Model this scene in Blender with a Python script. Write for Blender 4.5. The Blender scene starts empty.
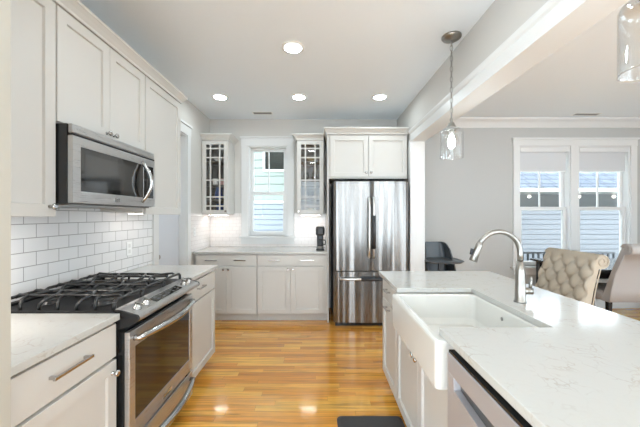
import bpy, bmesh, math, random
from mathutils import Vector, Matrix
random.seed(7)
PI = math.pi
SC = bpy.context.scene
COL = SC.collection
R = math.radians

# ------------------------------------------------------------------ camera, world, exposure
cam_data = bpy.data.cameras.new('camera')
cam = bpy.data.objects.new('camera', cam_data)
COL.objects.link(cam)
cam_data.sensor_width = 36.0
cam_data.lens = 306.0 / 640.0 * 36.0
cam_data.shift_x = 1.5 / 640.0
cam_data.shift_y = 1.5 / 640.0
cam_data.clip_start = 0.02
cam.location = (0, 0, 1.385)
cam.rotation_euler = (R(90), 0, 0)
SC.camera = cam

world = bpy.data.worlds.new('sky')
SC.world = world
world.use_nodes = True
wn = world.node_tree
bg = wn.nodes['Background']
bg.inputs[0].default_value = (0.77, 0.90, 1.0, 1)
bg.inputs[1].default_value = 6.6

SC.view_settings.view_transform = 'Standard'
SC.view_settings.look = 'None'
SC.view_settings.gamma = 1.0
SC.view_settings.use_curve_mapping = False
SC.view_settings.exposure = 0.31

CAN_POWER = 62.0
UNDERCAB_POWER = 20.0
BULB_POWER = 140.0

# ------------------------------------------------------------------ materials
def srgb(r, g, b):
    def f(c):
        c /= 255.0
        return c / 12.92 if c <= 0.04045 else ((c + 0.055) / 1.055) ** 2.4
    return (f(r), f(g), f(b), 1.0)

def new_mat(name):
    m = bpy.data.materials.new(name)
    m.use_nodes = True
    return m, m.node_tree.nodes, m.node_tree.links, m.node_tree.nodes['Principled BSDF']

def mat(name, col, rough=0.5, metal=0.0, coat=0.0, noise=0.02, scale=30.0, bump=0.0, spec=0.5):
    m, n, l, p = new_mat(name)
    p.inputs['Roughness'].default_value = rough
    p.inputs['Metallic'].default_value = metal
    p.inputs['Coat Weight'].default_value = coat
    p.inputs['Specular IOR Level'].default_value = spec
    tc = n.new('ShaderNodeTexCoord')
    nz = n.new('ShaderNodeTexNoise'); nz.inputs['Scale'].default_value = scale
    l.new(tc.outputs['Object'], nz.inputs['Vector'])
    mx = n.new('ShaderNodeMix'); mx.data_type = 'RGBA'
    mx.inputs['A'].default_value = tuple(c * (1 - noise) for c in col[:3]) + (1,)
    mx.inputs['B'].default_value = tuple(min(1, c * (1 + noise)) for c in col[:3]) + (1,)
    l.new(nz.outputs['Fac'], mx.inputs['Factor'])
    l.new(mx.outputs['Result'], p.inputs['Base Color'])
    if bump:
        b = n.new('ShaderNodeBump'); b.inputs['Strength'].default_value = bump; b.inputs['Distance'].default_value = 0.002
        l.new(nz.outputs['Fac'], b.inputs['Height']); l.new(b.outputs['Normal'], p.inputs['Normal'])
    return m

def emit_mat(name, col, strength):
    m, n, l, p = new_mat(name)
    p.inputs['Base Color'].default_value = col
    p.inputs['Emission Color'].default_value = col
    p.inputs['Emission Strength'].default_value = strength
    return m

def glass_mat(name, tint=(1, 1, 1, 1), edge=0.5, base=0.04):
    """thin clear glass: transparent with a reflection that grows towards grazing angles"""
    m, n, l, p = new_mat(name)
    n.remove(p)
    out = n['Material Output']
    tr = n.new('ShaderNodeBsdfTransparent'); tr.inputs[0].default_value = tint
    gl = n.new('ShaderNodeBsdfGlossy'); gl.inputs['Roughness'].default_value = 0.02
    lw = n.new('ShaderNodeLayerWeight'); lw.inputs['Blend'].default_value = 0.35
    mr = n.new('ShaderNodeMapRange')
    mr.inputs['To Min'].default_value = base; mr.inputs['To Max'].default_value = edge
    l.new(lw.outputs['Facing'], mr.inputs['Value'])
    mx = n.new('ShaderNodeMixShader')
    l.new(mr.outputs[0], mx.inputs[0]); l.new(tr.outputs[0], mx.inputs[1]); l.new(gl.outputs[0], mx.inputs[2])
    l.new(mx.outputs[0], out.inputs['Surface'])
    return m

def steel_mat(name, col, rough, stretch, metal=1.0, bump=0.0):
    m, n, l, p = new_mat(name)
    p.inputs['Metallic'].default_value = metal
    tc = n.new('ShaderNodeTexCoord')
    mp = n.new('ShaderNodeMapping'); mp.inputs['Scale'].default_value = stretch
    l.new(tc.outputs['Object'], mp.inputs['Vector'])
    nz = n.new('ShaderNodeTexNoise'); nz.inputs['Scale'].default_value = 1.0; nz.inputs['Detail'].default_value = 4
    l.new(mp.outputs[0], nz.inputs['Vector'])
    mx = n.new('ShaderNodeMix'); mx.data_type = 'RGBA'
    mx.inputs['A'].default_value = tuple(c * 0.97 for c in col[:3]) + (1,)
    mx.inputs['B'].default_value = tuple(min(1, c * 1.02) for c in col[:3]) + (1,)
    l.new(nz.outputs['Fac'], mx.inputs['Factor']); l.new(mx.outputs['Result'], p.inputs['Base Color'])
    mr = n.new('ShaderNodeMapRange'); mr.inputs['To Min'].default_value = rough * 0.9; mr.inputs['To Max'].default_value = rough * 1.12
    l.new(nz.outputs['Fac'], mr.inputs['Value']); l.new(mr.outputs[0], p.inputs['Roughness'])
    if bump:
        mp2 = n.new('ShaderNodeMapping'); mp2.inputs['Scale'].default_value = (6, 0.0, 0.2)
        l.new(tc.outputs['Object'], mp2.inputs['Vector'])
        n2 = n.new('ShaderNodeTexNoise'); n2.inputs['Scale'].default_value = 1.0; n2.inputs['Detail'].default_value = 0.8
        l.new(mp2.outputs[0], n2.inputs['Vector'])
        b = n.new('ShaderNodeBump'); b.inputs['Strength'].default_value = bump; b.inputs['Distance'].default_value = 0.05
        l.new(n2.outputs['Fac'], b.inputs['Height']); l.new(b.outputs['Normal'], p.inputs['Normal'])
    return m

def brick_mat(name, axes, w, h, mortar, c1, c2, cm, rough=0.12, offset=0.5, bump=0.35):
    m, n, l, p = new_mat(name)
    p.inputs['Roughness'].default_value = rough
    tc = n.new('ShaderNodeTexCoord')
    sp = n.new('ShaderNodeSeparateXYZ'); l.new(tc.outputs['Object'], sp.inputs[0])
    cb = n.new('ShaderNodeCombineXYZ')
    l.new(sp.outputs[axes[0]], cb.inputs[0]); l.new(sp.outputs[axes[1]], cb.inputs[1])
    br = n.new('ShaderNodeTexBrick')
    br.offset = offset; br.squash = 1.0
    br.inputs['Scale'].default_value = 1.0
    br.inputs['Brick Width'].default_value = w
    br.inputs['Row Height'].default_value = h
    br.inputs['Mortar Size'].default_value = mortar
    br.inputs['Mortar Smooth'].default_value = 0.1
    br.inputs['Color1'].default_value = c1; br.inputs['Color2'].default_value = c2; br.inputs['Mortar'].default_value = cm
    l.new(cb.outputs[0], br.inputs['Vector'])
    l.new(br.outputs['Color'], p.inputs['Base Color'])
    b = n.new('ShaderNodeBump'); b.invert = True
    b.inputs['Strength'].default_value = bump; b.inputs['Distance'].default_value = 0.002
    l.new(br.outputs['Fac'], b.inputs['Height']); l.new(b.outputs['Normal'], p.inputs['Normal'])
    return m

def floor_mat():
    m, n, l, p = new_mat('oak_strip_floor')
    p.inputs['Roughness'].default_value = 0.2
    p.inputs['Coat Weight'].default_value = 0.6
    p.inputs['Coat Roughness'].default_value = 0.08
    p.inputs['Coat IOR'].default_value = 1.7
    def math_(op, a, b=None):
        q = n.new('ShaderNodeMath'); q.operation = op
        for i, v in enumerate((a, b)):
            if v is None: continue
            if isinstance(v, (int, float)): q.inputs[i].default_value = v
            else: l.new(v, q.inputs[i])
        return q.outputs[0]
    tc = n.new('ShaderNodeTexCoord')
    sp = n.new('ShaderNodeSeparateXYZ'); l.new(tc.outputs['Object'], sp.inputs[0])
    x, y = sp.outputs[0], sp.outputs[1]
    W = 0.0585
    yr = math_('DIVIDE', y, W)
    row = math_('FLOOR', yr)
    wn1 = n.new('ShaderNodeTexWhiteNoise'); wn1.noise_dimensions = '1D'; l.new(row, wn1.inputs['W'])
    xo = math_('ADD', x, math_('MULTIPLY', wn1.outputs['Value'], 3.0))
    ln = math_('ADD', math_('MULTIPLY', wn1.outputs['Value'], 0.5), 0.65)
    xc = math_('DIVIDE', xo, ln)
    colx = math_('FLOOR', xc)
    cb = n.new('ShaderNodeCombineXYZ'); l.new(row, cb.inputs[0]); l.new(colx, cb.inputs[1])
    wn2 = n.new('ShaderNodeTexWhiteNoise'); wn2.noise_dimensions = '2D'; l.new(cb.outputs[0], wn2.inputs['Vector'])
    ramp = n.new('ShaderNodeValToRGB')
    cols = [(0.0, srgb(208, 134, 48)), (0.2, srgb(228, 154, 58)), (0.5, srgb(240, 170, 68)), (0.8, srgb(248, 188, 84)), (1.0, srgb(222, 148, 54))]
    el = ramp.color_ramp.elements
    el[0].position, el[0].color = cols[0]; el[1].position, el[1].color = cols[-1]
    for pos, c in cols[1:-1]:
        e = el.new(pos); e.color = c
    l.new(wn2.outputs['Value'], ramp.inputs[0])
    # grain, shifted per strip
    gv = n.new('ShaderNodeCombineXYZ')
    l.new(math_('MULTIPLY', x, 2.2), gv.inputs[0]); l.new(math_('MULTIPLY', y, 46.0), gv.inputs[1])
    l.new(math_('MULTIPLY', wn2.outputs['Value'], 37.0), gv.inputs[2])
    g = n.new('ShaderNodeTexNoise'); g.inputs['Scale'].default_value = 1.0; g.inputs['Detail'].default_value = 5; g.inputs['Roughness'].default_value = 0.6
    g.inputs['Distortion'].default_value = 0.6
    l.new(gv.outputs[0], g.inputs['Vector'])
    gr = n.new('ShaderNodeMapRange'); gr.inputs['From Min'].default_value = 0.32; gr.inputs['From Max'].default_value = 0.62
    gr.inputs['To Min'].default_value = 0.56; gr.inputs['To Max'].default_value = 1.06
    l.new(g.outputs['Fac'], gr.inputs['Value'])
    # knots and dark mineral streaks
    kv = n.new('ShaderNodeCombineXYZ')
    l.new(math_('MULTIPLY', x, 3.0), kv.inputs[0]); l.new(math_('MULTIPLY', y, 11.0), kv.inputs[1]); l.new(math_('MULTIPLY', row, 0.37), kv.inputs[2])
    kn = n.new('ShaderNodeTexNoise'); kn.inputs['Scale'].default_value = 1.0; kn.inputs['Detail'].default_value = 2
    l.new(kv.outputs[0], kn.inputs['Vector'])
    kr = n.new('ShaderNodeMapRange'); kr.inputs['From Min'].default_value = 0.62; kr.inputs['From Max'].default_value = 0.78
    kr.inputs['To Min'].default_value = 1.0; kr.inputs['To Max'].default_value = 0.55
    l.new(kn.outputs['Fac'], kr.inputs['Value'])
    # joints
    fy = math_('FRACT', yr)
    dy = math_('ABSOLUTE', math_('SUBTRACT', fy, 0.5))
    jy = math_('GREATER_THAN', dy, 0.483)
    fx = math_('FRACT', xc)
    dx = math_('ABSOLUTE', math_('SUBTRACT', fx, 0.5))
    jx = math_('GREATER_THAN', dx, 0.4985)
    j = math_('MAXIMUM', jy, jx)
    jm = math_('SUBTRACT', 1.0, math_('MULTIPLY', j, 0.38))
    f = math_('MULTIPLY', math_('MULTIPLY', gr.outputs[0], kr.outputs[0]), jm)
    mx = n.new('ShaderNodeMix'); mx.data_type = 'RGBA'; mx.blend_type = 'MULTIPLY'
    mx.inputs['Factor'].default_value = 1.0
    l.new(ramp.outputs[0], mx.inputs['A'])
    cc = n.new('ShaderNodeCombineColor')
    for i in range(3): l.new(f, cc.inputs[i])
    l.new(cc.outputs[0], mx.inputs['B'])
    l.new(mx.outputs['Result'], p.inputs['Base Color'])
    b = n.new('ShaderNodeBump'); b.inputs['Strength'].default_value = 0.15; b.inputs['Distance'].default_value = 0.002
    l.new(f, b.inputs['Height']); l.new(b.outputs['Normal'], p.inputs['Normal'])
    return m

def quartz_mat():
    m, n, l, p = new_mat('white_quartz')
    p.inputs['Roughness'].default_value = 0.12
    tc = n.new('ShaderNodeTexCoord')
    d = n.new('ShaderNodeTexNoise'); d.inputs['Scale'].default_value = 6; d.inputs['Detail'].default_value = 5
    l.new(tc.outputs['Object'], d.inputs['Vector'])
    va = n.new('ShaderNodeVectorMath'); va.operation = 'MULTIPLY_ADD'
    va.inputs[1].default_value = (0.25, 0.25, 0.25)
    l.new(d.outputs['Color'], va.inputs[0]); l.new(tc.outputs['Object'], va.inputs[2])
    v = n.new('ShaderNodeTexVoronoi'); v.feature = 'DISTANCE_TO_EDGE'; v.inputs['Scale'].default_value = 17
    l.new(va.outputs[0], v.inputs['Vector'])
    vr = n.new('ShaderNodeMapRange'); vr.inputs['From Min'].default_value = 0.0; vr.inputs['From Max'].default_value = 0.06
    vr.inputs['To Min'].default_value = 1.0; vr.inputs['To Max'].default_value = 0.0
    l.new(v.outputs['Distance'], vr.inputs['Value'])
    s = n.new('ShaderNodeTexNoise'); s.inputs['Scale'].default_value = 9; s.inputs['Detail'].default_value = 3
    l.new(tc.outputs['Object'], s.inputs['Vector'])
    sr = n.new('ShaderNodeMapRange'); sr.inputs['From Min'].default_value = 0.48; sr.inputs['From Max'].default_value = 0.72
    sr.inputs['To Min'].default_value = 0.05; sr.inputs['To Max'].default_value = 0.95
    l.new(s.outputs['Fac'], sr.inputs['Value'])
    mu = n.new('ShaderNodeMath'); mu.operation = 'MULTIPLY'
    l.new(vr.outputs[0], mu.inputs[0]); l.new(sr.outputs[0], mu.inputs[1])
    mx = n.new('ShaderNodeMix'); mx.data_type = 'RGBA'
    mx.inputs['A'].default_value = srgb(189, 187, 182); mx.inputs['B'].default_value = srgb(168, 158, 146)
    l.new(mu.outputs[0], mx.inputs['Factor']); l.new(mx.outputs['Result'], p.inputs['Base Color'])
    return m

def siding_mat(name, col, exposure_h, z0=0.0):
    return mat(name, col, 0.6, noise=0.03, scale=4)

M = {}
M['cab'] = mat('cabinet_paint', srgb(202, 198, 192), 0.38, noise=0.008, scale=4)
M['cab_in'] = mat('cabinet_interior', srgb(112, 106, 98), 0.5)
M['grille'] = mat('vent_grey', srgb(150, 149, 147), 0.5)
M['wall'] = mat('wall_paint', srgb(204, 200, 194), 0.7, noise=0.01, scale=60)
M['wall_dining'] = mat('dining_wall_paint', srgb(184, 183, 180), 0.7, noise=0.01, scale=60)
M['stub'] = mat('cream_wall_paint', srgb(182, 177, 166), 0.6, noise=0.01, scale=60)
M['ceil'] = mat('ceiling_paint', srgb(236, 242, 247), 0.85, noise=0.008, scale=40)
M['trim'] = mat('trim_paint', srgb(220, 219, 217), 0.35, noise=0.006)
M['door'] = mat('door_paint', srgb(205, 207, 212), 0.45, noise=0.006)
M['floor'] = floor_mat()
M['quartz'] = quartz_mat()
M['tile_l'] = brick_mat('subway_tile', (1, 2), 0.152, 0.0785, 0.0022, srgb(236, 235, 234), srgb(231, 230, 230), srgb(165, 162, 160))
M['tile_b'] = brick_mat('small_back_tile', (0, 2), 0.102, 0.0525, 0.002, srgb(238, 232, 228), srgb(233, 227, 224), srgb(214, 206, 202))
M['tile_s'] = brick_mat('side_tile', (1, 2), 0.102, 0.0525, 0.002, srgb(238, 232, 228), srgb(233, 227, 224), srgb(214, 206, 202))
M['steel'] = steel_mat('brushed_steel', (0.52, 0.51, 0.505), 0.28, (8, 8, 700), metal=0.85)
M['steel_v'] = steel_mat('fridge_steel', (0.26, 0.25, 0.24), 0.27, (700, 700, 6), bump=1.0)
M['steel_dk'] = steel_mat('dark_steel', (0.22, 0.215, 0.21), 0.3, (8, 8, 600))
M['dw'] = steel_mat('dishwasher_steel', (0.52, 0.51, 0.53), 0.42, (700, 700, 6), metal=0.6)
M['nickel'] = steel_mat('brushed_nickel', (0.34, 0.325, 0.30), 0.3, (40, 40, 40))
M['chrome'] = steel_mat('polished_nickel', (0.52, 0.51, 0.50), 0.17, (20, 20, 20))
M['handle'] = steel_mat('satin_handle', (0.72, 0.71, 0.69), 0.3, (20, 20, 20), metal=0.8)
M['black'] = mat('black_enamel', (0.012, 0.012, 0.013, 1), 0.25)
M['cooktop'] = mat('satin_black', (0.012, 0.012, 0.013, 1), 0.5, spec=0.3)
M['iron'] = mat('cast_iron', (0.022, 0.021, 0.021, 1), 0.28, bump=0.2, scale=200)
M['blackglass'] = mat('black_glass', (0.012, 0.011, 0.010, 1), 0.05, spec=0.9)
M['screen'] = mat('oven_screen', (0.03, 0.03, 0.03, 1), 0.08, spec=1.0)
M['dkplastic'] = mat('dark_plastic', (0.03, 0.031, 0.034, 1), 0.4)
M['plastic_grey'] = mat('slate_plastic', (0.075, 0.085, 0.095, 1), 0.35)
M['rubber'] = mat('grey_black_mat', (0.045, 0.043, 0.045, 1), 0.55, noise=0.2, scale=150, bump=0.3)
M['fireclay'] = mat('fireclay', srgb(216, 214, 208), 0.12, noise=0.006)
M['glass'] = glass_mat('pane_glass', edge=0.35, base=0.03)
M['pglass'] = glass_mat('pendant_glass', tint=(0.97, 0.975, 0.975, 1), edge=0.75, base=0.03)
M['cglass'] = glass_mat('drinking_glass', tint=(0.96, 0.97, 0.97, 1), edge=0.8, base=0.1)
M['fabric'] = mat('beige_linen', srgb(176, 164, 148), 0.9, noise=0.1, scale=420, bump=0.25, spec=0.2)
M['fabric_shaded'] = mat('shaded_linen', srgb(168, 163, 160), 0.9, noise=0.1, scale=420, bump=0.25, spec=0.2)  # the tufted chair's linen, greyed to stand in for different light
M['darkwood'] = mat('espresso_wood', (0.016, 0.014, 0.015, 1), 0.22, noise=0.2, scale=15)
M['shade'] = mat('roller_shade_cloth', srgb(205, 205, 206), 0.9, noise=0.02, scale=300)
M['white'] = mat('white_plastic', srgb(240, 240, 238), 0.4)
M['porcelain'] = mat('white_porcelain', srgb(235, 232, 226), 0.2)
M['pink'] = mat('pink_ceramic', srgb(222, 170, 160), 0.3)
M['blue'] = mat('cobalt_ceramic', srgb(45, 72, 140), 0.3, noise=0.1)
M['amber'] = mat('amber_ceramic', srgb(170, 150, 110), 0.3)
M['siding_w'] = mat('pale_green_siding', srgb(136, 144, 136), 0.6, noise=0.02, scale=5)
M['siding_b'] = mat('pale_blue_siding', srgb(112, 114, 119), 0.6, noise=0.02, scale=5)
M['siding_g'] = mat('grey_porch_wall', srgb(100, 103, 102), 0.7, noise=0.05, scale=5)
M['siding_k'] = mat('pale_grey_siding', srgb(134, 139, 147), 0.6, noise=0.02, scale=5)
M['roof'] = brick_mat('slate_blue_shingles', (0, 2), 0.34, 0.16, 0.02, srgb(88, 96, 108), srgb(70, 79, 92), srgb(40, 46, 57), rough=0.8)
M['ground'] = mat('lawn', srgb(120, 130, 100), 0.9, noise=0.2, scale=8)
M['can'] = emit_mat('can_lens', (0.81, 0.94, 1.0, 1), CAN_POWER)
M['strip'] = emit_mat('strip_lens', (1.0, 0.93, 0.87, 1), UNDERCAB_POWER)
M['strip_added'] = emit_mat('added_strip_lens', (1.0, 0.95, 0.9, 1), 62.0)  # lens of the added bar under the near left upper
M['strip_soft'] = emit_mat('soft_strip_lens', (1.0, 0.93, 0.87, 1), 9.0)
M['bulb'] = emit_mat('bulb_frost', (0.85, 0.95, 1.0, 1), BULB_POWER)
M['porchbulb'] = emit_mat('porch_bulb', (1.0, 0.95, 0.85, 1), 3.0)

# ------------------------------------------------------------------ mesh helpers
class MB:
    def __init__(self):
        self.bm = bmesh.new()
    def box(self, x0, x1, y0, y1, z0, z1):
        v = [self.bm.verts.new(p) for p in ((x0, y0, z0), (x1, y0, z0), (x1, y1, z0), (x0, y1, z0), (x0, y0, z1), (x1, y0, z1), (x1, y1, z1), (x0, y1, z1))]
        for f in ((3, 2, 1, 0), (4, 5, 6, 7), (0, 1, 5, 4), (1, 2, 6, 5), (2, 3, 7, 6), (3, 0, 4, 7)):
            self.bm.faces.new([v[i] for i in f])
        return self
    def loft(self, rings, cap0=True, cap1=True, closed=True, smooth=False):
        vr = [[self.bm.verts.new(p) for p in r] for r in rings]
        n = len(rings[0])
        for a, b in zip(vr[:-1], vr[1:]):
            for i in range(n if closed else n - 1):
                f = self.bm.faces.new((a[i], a[(i + 1) % n], b[(i + 1) % n], b[i])); f.smooth = smooth
        if cap0: self.bm.faces.new(vr[0][::-1])
        if cap1: self.bm.faces.new(vr[-1])
        return self
    def prism(self, poly, axis, a, b):
        """extrude a 2-D polygon along an axis (x: poly=(y,z), y: poly=(x,z), z: poly=(x,y))"""
        def p3(p, t):
            return {'x': (t, p[0], p[1]), 'y': (p[0], t, p[1]), 'z': (p[0], p[1], t)}[axis]
        return self.loft([[p3(p, a) for p in poly], [p3(p, b) for p in poly]])
    def lathe(self, prof, c=(0, 0, 0), axis='z', n=20, cap0=True, cap1=True):
        rings = []
        for r, t in prof:
            ring = []
            for i in range(n):
                a = 2 * PI * i / n
                u, w = r * math.cos(a), r * math.sin(a)
                q = {'z': (u, w, t), 'x': (t, u, w), 'y': (w, t, u)}[axis]
                ring.append((c[0] + q[0], c[1] + q[1], c[2] + q[2]))
            rings.append(ring)
        return self.loft(rings, cap0, cap1, smooth=True)
    def tube(self, pts, r, n=10, cap=True):
        pts = [Vector(p) for p in pts]
        rs = r if isinstance(r, (list, tuple)) else [r] * len(pts)
        rings = []
        up = None
        for i, p in enumerate(pts):
            t = (pts[min(i + 1, len(pts) - 1)] - pts[max(i - 1, 0)]).normalized()
            if up is None:
                up = Vector((0, 0, 1)) if abs(t.z) < 0.9 else Vector((1, 0, 0))
            u = (up - t * up.dot(t)).normalized(); w = t.cross(u); up = u
            rings.append([tuple(p + (u * math.cos(2 * PI * k / n) + w * math.sin(2 * PI * k / n)) * rs[i]) for k in range(n)])
        return self.loft(rings, cap, cap, smooth=True)
    def shaker(self, x0, x1, z0, z1, yf, t=0.02, stile=0.06, rec=0.012, slope=0.003):
        """a frame-and-panel front facing -y"""
        b = self.bm
        def ring(d, y):
            return [b.verts.new(p) for p in ((x0 + d, y, z0 + d), (x1 - d, y, z0 + d), (x1 - d, y, z1 - d), (x0 + d, y, z1 - d))]
        r = [ring(0, yf + t), ring(0, yf + 0.0015), ring(0.0015, yf), ring(stile, yf), ring(stile + slope, yf + rec)]
        b.faces.new(r[0])
        for p, q in zip(r[:-1], r[1:]):
            for i in range(4):
                b.faces.new((p[i], p[(i + 1) % 4], q[(i + 1) % 4], q[i]))
        b.faces.new(r[-1])
        return self
    def sphere(self, c, r, n=12, sz=1.0):
        prof = [(max(r * math.sin(PI * k / n), 1e-4), -r * sz * math.cos(PI * k / n)) for k in range(n + 1)]
        return self.lathe(prof, c, 'z', 2 * n)
    def build(self, name, material, parent=None, bevel=0.0, seg=2, loc=None, smooth=False):
        bmesh.ops.recalc_face_normals(self.bm, faces=self.bm.faces)
        me = bpy.data.meshes.new(name)
        self.bm.to_mesh(me); self.bm.free()
        me.materials.append(material)
        o = bpy.data.objects.new(name, me); COL.objects.link(o)
        if parent: o.parent = parent
        if loc: o.location = loc
        if smooth:
            for p in me.polygons: p.use_smooth = True
        if bevel:
            md = o.modifiers.new('edge', 'BEVEL'); md.width = bevel; md.segments = seg; md.limit_method = 'ANGLE'; md.angle_limit = R(40)
        return o

def bx(*a): return MB().box(*a)

def tag(o, label=None, cat=None, group=None, kind=None):
    if label: o['label'] = label
    if cat: o['category'] = cat
    if group: o['group'] = group
    if kind: o['kind'] = kind
    return o

def thing(name, label, cat, loc=(0, 0, 0), rz=0.0, group=None):
    o = bpy.data.objects.new(name, None); COL.objects.link(o)
    o.empty_display_size = 0.1
    o.location = loc; o.rotation_euler = (0, 0, rz)
    return tag(o, label, cat, group)

def struct(name, mb, m, parent=None, bevel=0.0):
    o = mb.build(name, m, parent, bevel)
    if parent is None: o['kind'] = 'structure'
    return o

def dup(root, loc, rz=None, label=None, group=None):
    r = root.copy(); COL.objects.link(r); r.location = loc
    if rz is not None: r.rotation_euler = (0, 0, rz)
    if label: r['label'] = label
    if group: r['group'] = group
    for ch in list(root.children):
        c = ch.copy(); COL.objects.link(c); c.parent = r
        for g in list(ch.children):
            d = g.copy(); COL.objects.link(d); d.parent = c
    return r

def arc(cx, cz, r, a0, a1, n):
    return [(cx + r * math.cos(R(a0 + (a1 - a0) * i / n)), cz + r * math.sin(R(a0 + (a1 - a0) * i / n))) for i in range(n + 1)]

def rrect(x0, x1, y0, y1, r, z, n=5):
    pts = []
    for cx, cy, a in ((x1 - r, y1 - r, 0), (x0 + r, y1 - r, 90), (x0 + r, y0 + r, 180), (x1 - r, y0 + r, 270)):
        for i in range(n + 1):
            t = R(a + 90 * i / n)
            pts.append((cx + r * math.cos(t), cy + r * math.sin(t), z))
    return pts

# ------------------------------------------------------------------ room shell
XL, XR, YB, YF, ZC = -1.62, 5.2, 4.56, -3.0, 2.81
struct('floor', bx(XL - .3, XR + .2, YF - .2, YB + .2, -0.12, 0), M['floor'])
struct('sky_shade_block', bx(XL - .35, XR + .3, YF - .25, YB + .25, ZC + .13, 6.6), M['siding_w'])  # unseen block added above the ceiling to shade the neighbour's siding
struct('ceiling', bx(XL - .3, XR + .2, YF - .2, YB + .2, ZC, ZC + 0.12), M['ceil'])

def wall_x(name, x0, x1, y0, y1, holes, m):
    """a wall running along y between x0 and x1, with holes (y0,y1,z0,z1)"""
    mb = MB(); ys = sorted({y0, y1} | {h[0] for h in holes} | {h[1] for h in holes})
    for a, b in zip(ys[:-1], ys[1:]):
        h = [q for q in holes if q[0] <= a and q[1] >= b]
        if h:
            if h[0][2] > 0: mb.box(x0, x1, a, b, 0, h[0][2])
            mb.box(x0, x1, a, b, h[0][3], ZC)
        else: mb.box(x0, x1, a, b, 0, ZC)
    return struct(name, mb, m)

def wall_y(name, y0, y1, x0, x1, holes, m):
    mb = MB(); xs = sorted({x0, x1} | {h[0] for h in holes} | {h[1] for h in holes})
    for a, b in zip(xs[:-1], xs[1:]):
        h = [q for q in holes if q[0] <= a and q[1] >= b]
        if h:
            if h[0][2] > 0: mb.box(a, b, y0, y1, 0, h[0][2])
            mb.box(a, b, y0, y1, h[0][3], ZC)
        else: mb.box(a, b, y0, y1, 0, ZC)
    return struct(name, mb, m)

KW = (-1.045, -0.465, 1.07, 2.41)                 # kitchen window opening
DW1, DW2 = (2.985, 3.745, 0.62, 2.41), (3.865, 4.635, 0.62, 2.41)
wall_x('wall_left', XL - .2, XL, YF, YB, [(3.07, 3.75, 0, 2.36), (-2.7, -0.1, 0.1, 2.6)], M['wall'])  # second hole: unseen opening added to bring daylight onto ceiling and island
wall_y('wall_back', YB, YB + .14, XL - .2, 1.24, [KW], M['wall'])
wall_y('wall_dining', YB, YB + .14, 1.24, XR, [DW1, DW2], M['wall_dining'])
wall_x('wall_right', XR, XR + .15, YF, YB, [(-1.0, 0.8, 0.1, 2.4)], M['wall_dining'])  # opening out of view, added for daylight
wall_y('wall_front', YF - .15, YF, XL - .2, XR, [(-1.4, 0.55, 0.1, 2.65), (1.35, 1.95, 0.1, 2.65), (2.9, 4.95, 0.1, 2.65)], M['wall'])  # unseen openings added for daylight, spaced to break up the fridge reflection
struct('wall_return', bx(XL, -0.93, 0.30, 0.925, 0, ZC), M['stub'])

# beam between kitchen and dining room with its cased opening and far post
struct('beam', bx(1.17, 1.31, YF, 3.85, 2.33, ZC), M['wall'])
struct('wall_post', bx(1.17, 1.31, 3.85, YB, 0, ZC), M['wall'])
def casing_profile(mb, x, sgn, y0, y1):
    poly = [(x, 2.305), (x + sgn * .022, 2.305), (x + sgn * .022, 2.395), (x + sgn * .035, 2.405), (x + sgn * .045, 2.425), (x + sgn * .045, 2.435), (x, 2.435)]
    mb.prism(poly, 'y', y0, y1)
b = MB(); casing_profile(b, 1.17, -1, YF, 3.83); casing_profile(b, 1.31, 1, YF, 3.83)
b.box(1.17, 1.31, YF, 3.83, 2.305, 2.33)
struct('trim_1', b, M['trim'])
b = MB(); b.box(1.165, 1.315, 3.83, 3.85, 0, 2.33); b.box(1.31, 1.332, 3.83, 3.94, 0, 2.33)
b.box(1.150, 1.17, 3.83, 3.92, 0, 2.33)
struct('trim_2', b, M['trim'], bevel=.002)
# dining crown moulding
def crown_poly(): return [(0, 0), (0, -0.125), (-.014, -.125), (-.02, -.108), (-.05, -.06), (-.085, -.028), (-.10, -.02), (-.10, 0)]
struct('trim_3', MB().prism([(YB + p[0], ZC + p[1]) for p in crown_poly()], 'x', 1.31, XR), M['trim'])
struct('trim_4', MB().prism([(XR + p[0], ZC + p[1]) for p in crown_poly()], 'y', YF, YB - .1), M['trim'])
struct('trim_5', MB().prism([(1.31 - p[0], ZC + p[1]) for p in crown_poly()], 'y', YF, YB - .1), M['trim'])
struct('baseboard_back', bx(1.335, XR, YB - .018, YB, 0, .13), M['trim'], bevel=.004)
struct('baseboard_right', bx(XR - .018, XR, YF, YB - .02, 0, .13), M['trim'], bevel=.004)
struct('baseboard_left', bx(XL, XL + .018, YF, 0.29, 0, .13), M['trim'], bevel=.004)

# left doorway with casing and a closed slab door
b = MB()
b.box(XL, XL + .02, 2.975, 3.07, 0, 2.36); b.box(XL, XL + .02, 3.75, 3.84, 0, 2.36)
b.box(XL, XL + .022, 2.965, 3.85, 2.36, 2.47); b.box(XL, XL + .035, 2.955, 3.86, 2.47, 2.495)
b.box(XL - .12, XL, 3.07, 3.08, 0, 2.36); b.box(XL - .12, XL, 3.74, 3.75, 0, 2.36); b.box(XL - .12, XL, 3.08, 3.74, 2.35, 2.36)
struct('trim_6', b, M['trim'], bevel=.002)
d1 = struct('door_1', MB(), M['door'])
bpy.data.objects.remove(d1)
b = bx(XL - .12, XL - .085, 3.083, 3.737, 0.008, 2.347)
d1 = struct('door_1', b, M['door'], bevel=.003)
b = MB(); b.lathe([(.026, 0), (.026, .006), (.012, .01), (.012, .035), (.026, .045), (.028, .06), (.02, .07)], (XL - .085, 3.15, .95), 'x')
b.build('door_knob', M['nickel'], d1)

# ------------------------------------------------------------------ windows
def sash(mb, x0, x1, z0, z1, y0, y1, w, muntin=False):
    mb.box(x0, x0 + w, y0, y1, z0, z1); mb.box(x1 - w, x1, y0, y1, z0, z1)
    mb.box(x0 + w, x1 - w, y0, y1, z0, z0 + w); mb.box(x0 + w, x1 - w, y0, y1, z1 - w, z1)
    if muntin:
        c = (x0 + x1) / 2
        mb.box(c - .009, c + .009, y0 + .008, y1 - .008, z0 + w, z1 - w)

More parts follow.
